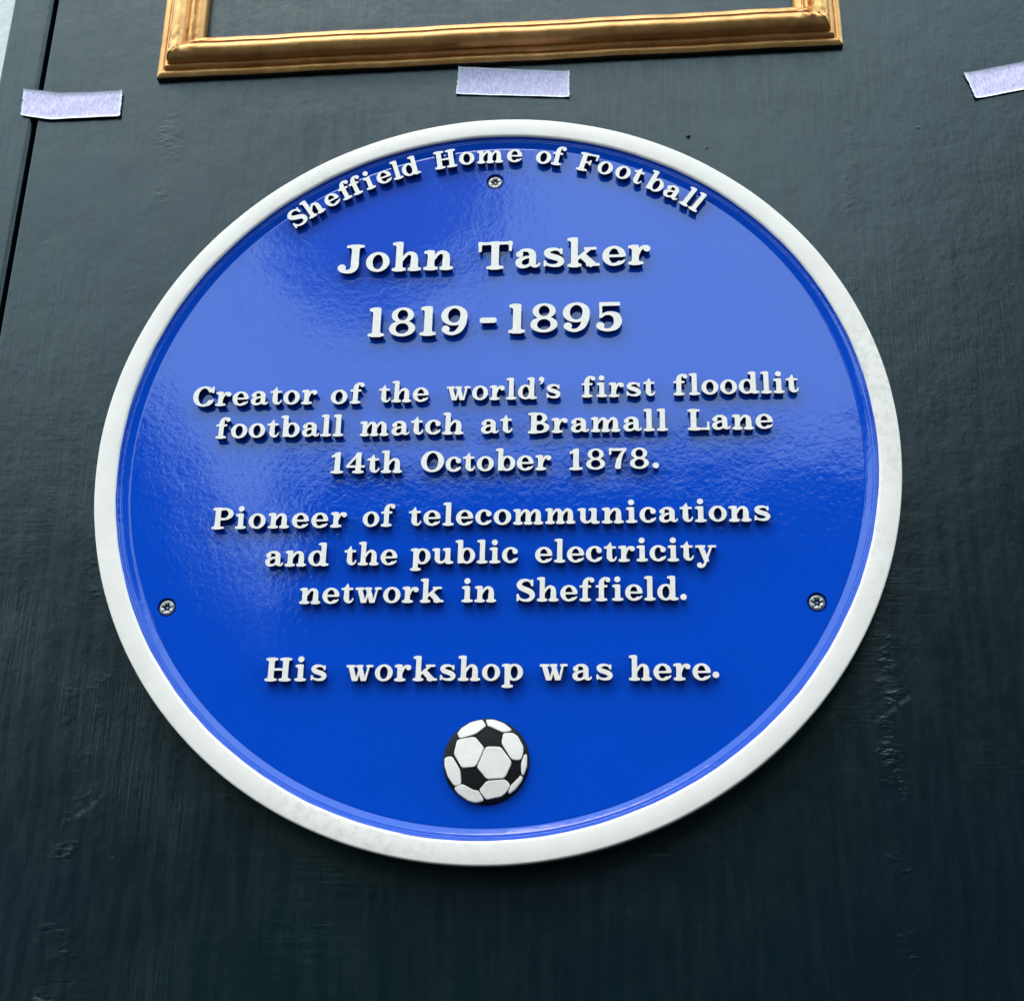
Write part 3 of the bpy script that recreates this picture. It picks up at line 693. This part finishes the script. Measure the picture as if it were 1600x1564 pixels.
shift(extrude_profile('edge_board', board_profile(-0.3732, -0.3424, WALL+0.0006, WALL-0.020, 0.0015, 0.0035), -0.9, 0.9, m_board, wall))
shift(extrude_profile('backing_board', [(-0.370,WALL-0.032),(-0.370,WALL-0.0203),(1.09,WALL-0.0203),(1.09,WALL-0.032)], -0.9, 0.9, m_dark, wall))

pale = extrude_profile('rendered_wall', [(-9,-0.40),(-9,-0.062),(9,-0.062),(9,-0.40)], -PZ, 5.5, m_render, None)  # mostly unseen; extra height and width added to darken the street opposite
pale.location = P(0, 0, 0); tag(pale, 'pale grey rendered wall showing past the left edge of the dark boards', 'wall')

v_, f_ = lathe([(0.0016,-0.0004),(0.0015,0.0008),(0.0011,0.0014),(0.0004,0.0016)], 14)
f_.append(tuple(range(42, 56)))
o = mesh('nail', v_, f_, m_board, wall, smooth=True); o.location = Vector(P(0.1295, 0.2435, WALL))-base
# ------------------------------------------------------------------ gilt frame above the plaque
fr = empty('picture_frame', P(-0.007, 0.311, WALL), 'empty gold moulded picture frame fixed flat on the dark boards', 'frame')
PRF = [(0,0.0005),(0,0.0035),(0.0006,0.0044),(0.0022,0.0052),(0.0040,0.0056),(0.0047,0.0053),(0.0052,0.0047),(0.0058,0.0047),(0.0060,0.0072),(0.0066,0.0080),(0.0076,0.0083),(0.0084,0.0081),(0.0088,0.0074),(0.0091,0.0074),
       (0.0093,0.0125),(0.0102,0.0152),(0.0116,0.0168),(0.0132,0.0177),(0.0150,0.0180),(0.0170,0.0176),(0.0190,0.0163),(0.0206,0.0142),(0.0213,0.0122),(0.0218,0.0117),(0.0224,0.0124),(0.0236,0.0130),(0.0250,0.0125),(0.0259,0.0110),(0.0263,0.0093),(0.0268,0.0091),
       (0.0274,0.0095),(0.0290,0.0090),(0.0310,0.0078),(0.0322,0.0064),(0.0326,0.0050),(0.0326,0.0005)]
FW, FH, WD = 0.4905, 0.36, 0.0326       # outside width, height
rot_f = 0.0072
def rail(p0, p1, inward, parent):
    """mitred length of moulding between outer corners p0 and p1"""
    p0, p1, inward = np.array(p0), np.array(p1), np.array(inward)
    d = (p1-p0)/np.linalg.norm(p1-p0); Ln = np.linalg.norm(p1-p0)
    ns = 90; V, F = [], []; n = len(PRF)
    r1, r2 = rng.normal(0,1,(2,64))
    for i in range(ns+1):
        s_ = i/ns
        s2 = 0.5-0.5*math.cos(math.pi*s_)          # finer near the corners
        for (q, h) in PRF:
            l_ = q+s2*(Ln-2*q)
            p_ = p0+d*l_+inward*q
            near = max(0.0, 1-min(l_, Ln-l_)/0.055)
            wv = 0.00016*math.sin(l_*61+r1[0])+0.00008*math.sin(l_*173+r1[1]+q*90)
            lump = near**1.5*0.0007*(math.sin(l_*520+q*700+r1[2])+math.sin(l_*890-q*430+r1[3])*0.8+math.sin(l_*270+q*1300+r1[4])) if h > 0.009 else 0
            V.append((p_[0]+inward[0]*wv*0.8, p_[1]+inward[1]*wv*0.8, h+(wv+lump)*(1 if h > 0.002 else 0)))
    for i in range(ns):
        for k in range(n-1):
            F.append((i*n+k, (i+1)*n+k, (i+1)*n+k+1, i*n+k+1))
    o = mesh('moulding', V, F, [m_gold, m_edge], parent, [1 if f % (n-1) == 0 else 0 for f in range(len(F))], smooth=True)
    o.data.set_sharp_from_angle(angle=math.radians(38)); return o
c4 = [(-FW/2,0),(FW/2,0),(FW/2,FH),(-FW/2,FH)]
for k in range(4):
    p0, p1 = c4[k], c4[(k+1) % 4]
    inw = [(0,1),(-1,0),(0,-1),(1,0)][k]
    rail(p0, p1, inw, fr)
fr.rotation_euler = (0, -rot_f, 0)

# ------------------------------------------------------------------ masking tape
def tape(name, top, bot, label, lift, loc_w, seed):
    """top and bot: polylines of (u, v) along the long edges; a thin slip of creped paper"""
    r = np.random.default_rng(seed)
    nu, nv = 60, 22
    def samp(pl, n):
        pl = np.array(pl, float); d = np.r_[0, np.cumsum(np.hypot(*(pl[1:]-pl[:-1]).T))]; s_ = np.linspace(0, d[-1], n)
        return np.c_[np.interp(s_, d, pl[:,0]), np.interp(s_, d, pl[:,1])]
    tp, bt = samp(top, nu), samp(bot, nu)
    k_ = np.array([.25,.5,.25])
    for arr in (tp, bt):
        for _ in range(6): arr[1:-1] = (arr[:-2]+2*arr[1:-1]+arr[2:])/4
    jag = r.normal(0, 0.00022, (2, nv))
    ori = np.array([tp[:,0].mean(), bt[:,1].mean()])
    V, F, MI = [], [], []
    def hgt(i, j):
        s_, q = i/(nu-1), j/(nv-1)
        e = max(0, 1-min(q, 1-q)*7)**2*lift[0]+max(0, 1-min(s_, 1-s_)*14)**2*lift[1]
        return 0.0006+e+0.00012*math.sin(s_*21+seed)+0.0001*math.sin(q*9+s_*7)
    for layer in (0, 1):
        for i in range(nu):
            for j in range(nv):
                q = j/(nv-1); p_ = tp[i]*(1-q)+bt[i]*q
                if i == 0: p_ = p_+[jag[0,j], 0]
                if i == nu-1: p_ = p_+[jag[1,j], 0]
                V.append((p_[0]-ori[0], p_[1]-ori[1], hgt(i,j)-(0.00035 if layer else 0)))
    m_ = nu*nv
    for i in range(nu-1):
        for j in range(nv-1):
            a_, b_, c_, d_ = i*nv+j, i*nv+j+1, (i+1)*nv+j+1, (i+1)*nv+j
            F.append((a_, b_, c_, d_)); MI.append(1 if j in (0, nv-2) or i in (0, nu-2) else 0)
            F.append((m_+a_, m_+d_, m_+c_, m_+b_)); MI.append(0)
    def side(x, y):
        F.append((x, y, m_+y, m_+x)); MI.append(1)
    for i in range(nu-1):
        side((i+1)*nv, i*nv); side(i*nv+nv-1, (i+1)*nv+nv-1)
    for j in range(nv-1):
        side(j, j+1); side((nu-1)*nv+j+1, (nu-1)*nv+j)
    o = mesh(name, V, F, [m_tape, m_tape_lit_edge], None, MI, smooth=True)
    o.location = P(ori[0], ori[1], loc_w)
    tag(o, label, 'tape', 'strips of masking tape on the wall'); return o
tape('masking_tape', [(-0.3524,0.3064),(-0.3255,0.3016),(-0.30,0.3010),(-0.2775,0.3013)], [(-0.3512,0.2830),(-0.3293,0.2782),(-0.305,0.2783),(-0.2764,0.2785)],
     'sagging lilac white tape strip bridging the joint between two dark boards', (0.0009,0.0006), WALL+0.0008, 3)
tape('masking_tape', [(-0.0316,0.3100),(0.0476,0.3021)], [(-0.0327,0.2863),(0.0477,0.2796)],
     'lilac white tape strip between the gold frame and the top of the plaque', (0.0006,0.0008), WALL, 5)
dr = np.array([0.9824,0.1867]); e0 = np.array([0.3183,0.2861]); e1 = np.array([0.3239,0.2644])
tape('masking_tape', [tuple(e0), tuple(e0+dr*0.078)], [tuple(e1), tuple(e1+dr*0.074)],
     'slanting lilac white tape strip running out past the right of the gold frame', (0.0007,0.0008), WALL, 8)

# ------------------------------------------------------------------ across the street: what the gloss reflects
ground = mesh('road', [(-40,0,-2),(40,0,-2),(40,0,40),(-40,0,40)], [(3,2,1,0)], m_asphalt); ground.location = (0,0,0); tag(ground, kind='structure')
ground.data.flip_normals()
def house(name, u0, u1, eave, ridge, ridge_u, w0, w1, label):
    """brick house, its front at distance w0; gable to the street when ridge_u is given"""
    r = empty(name, P((u0+u1)/2, -PZ, (w0+w1)/2), label, 'building')
    off = np.array([(u0+u1)/2, -PZ, (w0+w1)/2])
    def pm(nm, V, F, m, par=r): return mesh(nm, [tuple(np.array(q)-off*(par is r)) for q in V], F, m, par)
    pts = [(u0,-PZ),(u1,-PZ),(u1,eave)]+([(ridge_u,ridge)] if ridge_u is not None else [])+[(u0,eave)]
    n = len(pts); V = [(x,y,w0) for x,y in pts]+[(x,y,w1) for x,y in pts]
    F = [tuple(range(n-1,-1,-1)), tuple(range(n,2*n))]+[(k,(k+1)%n,n+(k+1)%n,n+k) for k in range(n)]
    pm('wall', V, F, m_brick)
    ov = 0.12
    if ridge_u is not None:
        V, F = [], []
        for (xa, ya), (xb, yb) in (((u0,eave),(ridge_u,ridge)),((ridge_u,ridge),(u1,eave))):
            b0 = len(V)
            for z in (w0-ov, w1+ov):
                V += [(xa,ya+0.01,z),(xb,yb+0.01,z),(xb,yb+ov,z),(xa,ya+ov,z)]
            F += [tuple(b0+i for i in f) for f in ((0,1,2,3),(7,6,5,4),(3,2,6,7),(1,0,4,5),(0,3,7,4),(2,1,5,6))]
        pm('roof', V, F, m_slate)
    else:
        V = [(x,y,z) for x in (u0-.05,u1+.05) for y in (eave+0.01,eave+ov) for z in (w0-ov,w1+ov)]
        pm('roof', V, [(0,1,3,2),(4,6,7,5),(0,4,5,1),(2,3,7,6),(0,2,6,4),(1,5,7,3)], m_slate)
    x = u0+0.9
    while x+0.9 < u1:
        for y in (-1.4, 1.1):
            z = w0-0.012
            pm('window', [(x,y,z),(x+0.9,y,z),(x+0.9,y+1.4,z),(x,y+1.4,z),(x,y,w0-0.002),(x+0.9,y,w0-0.002),(x+0.9,y+1.4,w0-0.002),(x,y+1.4,w0-0.002)],
               [(3,2,1,0),(0,1,5,4),(1,2,6,5),(2,3,7,6),(3,0,4,7)], m_glass)
        x += 2.1
house('brick_building', -2.85, 3.25, 4.25, 0, None, 10.0, 17.0, 'low flat-roofed brick building across the street mirrored in the plaque')
house('brick_building', -7.8, -3.0, 2.5, 6.4, -5.4, 10.2, 17.0, 'gabled brick building across the street beside the low one')
house('brick_building', 3.6, 15.0, 8.6, 0, None, 10.1, 17.0, 'taller dark brick building across the street at the right')
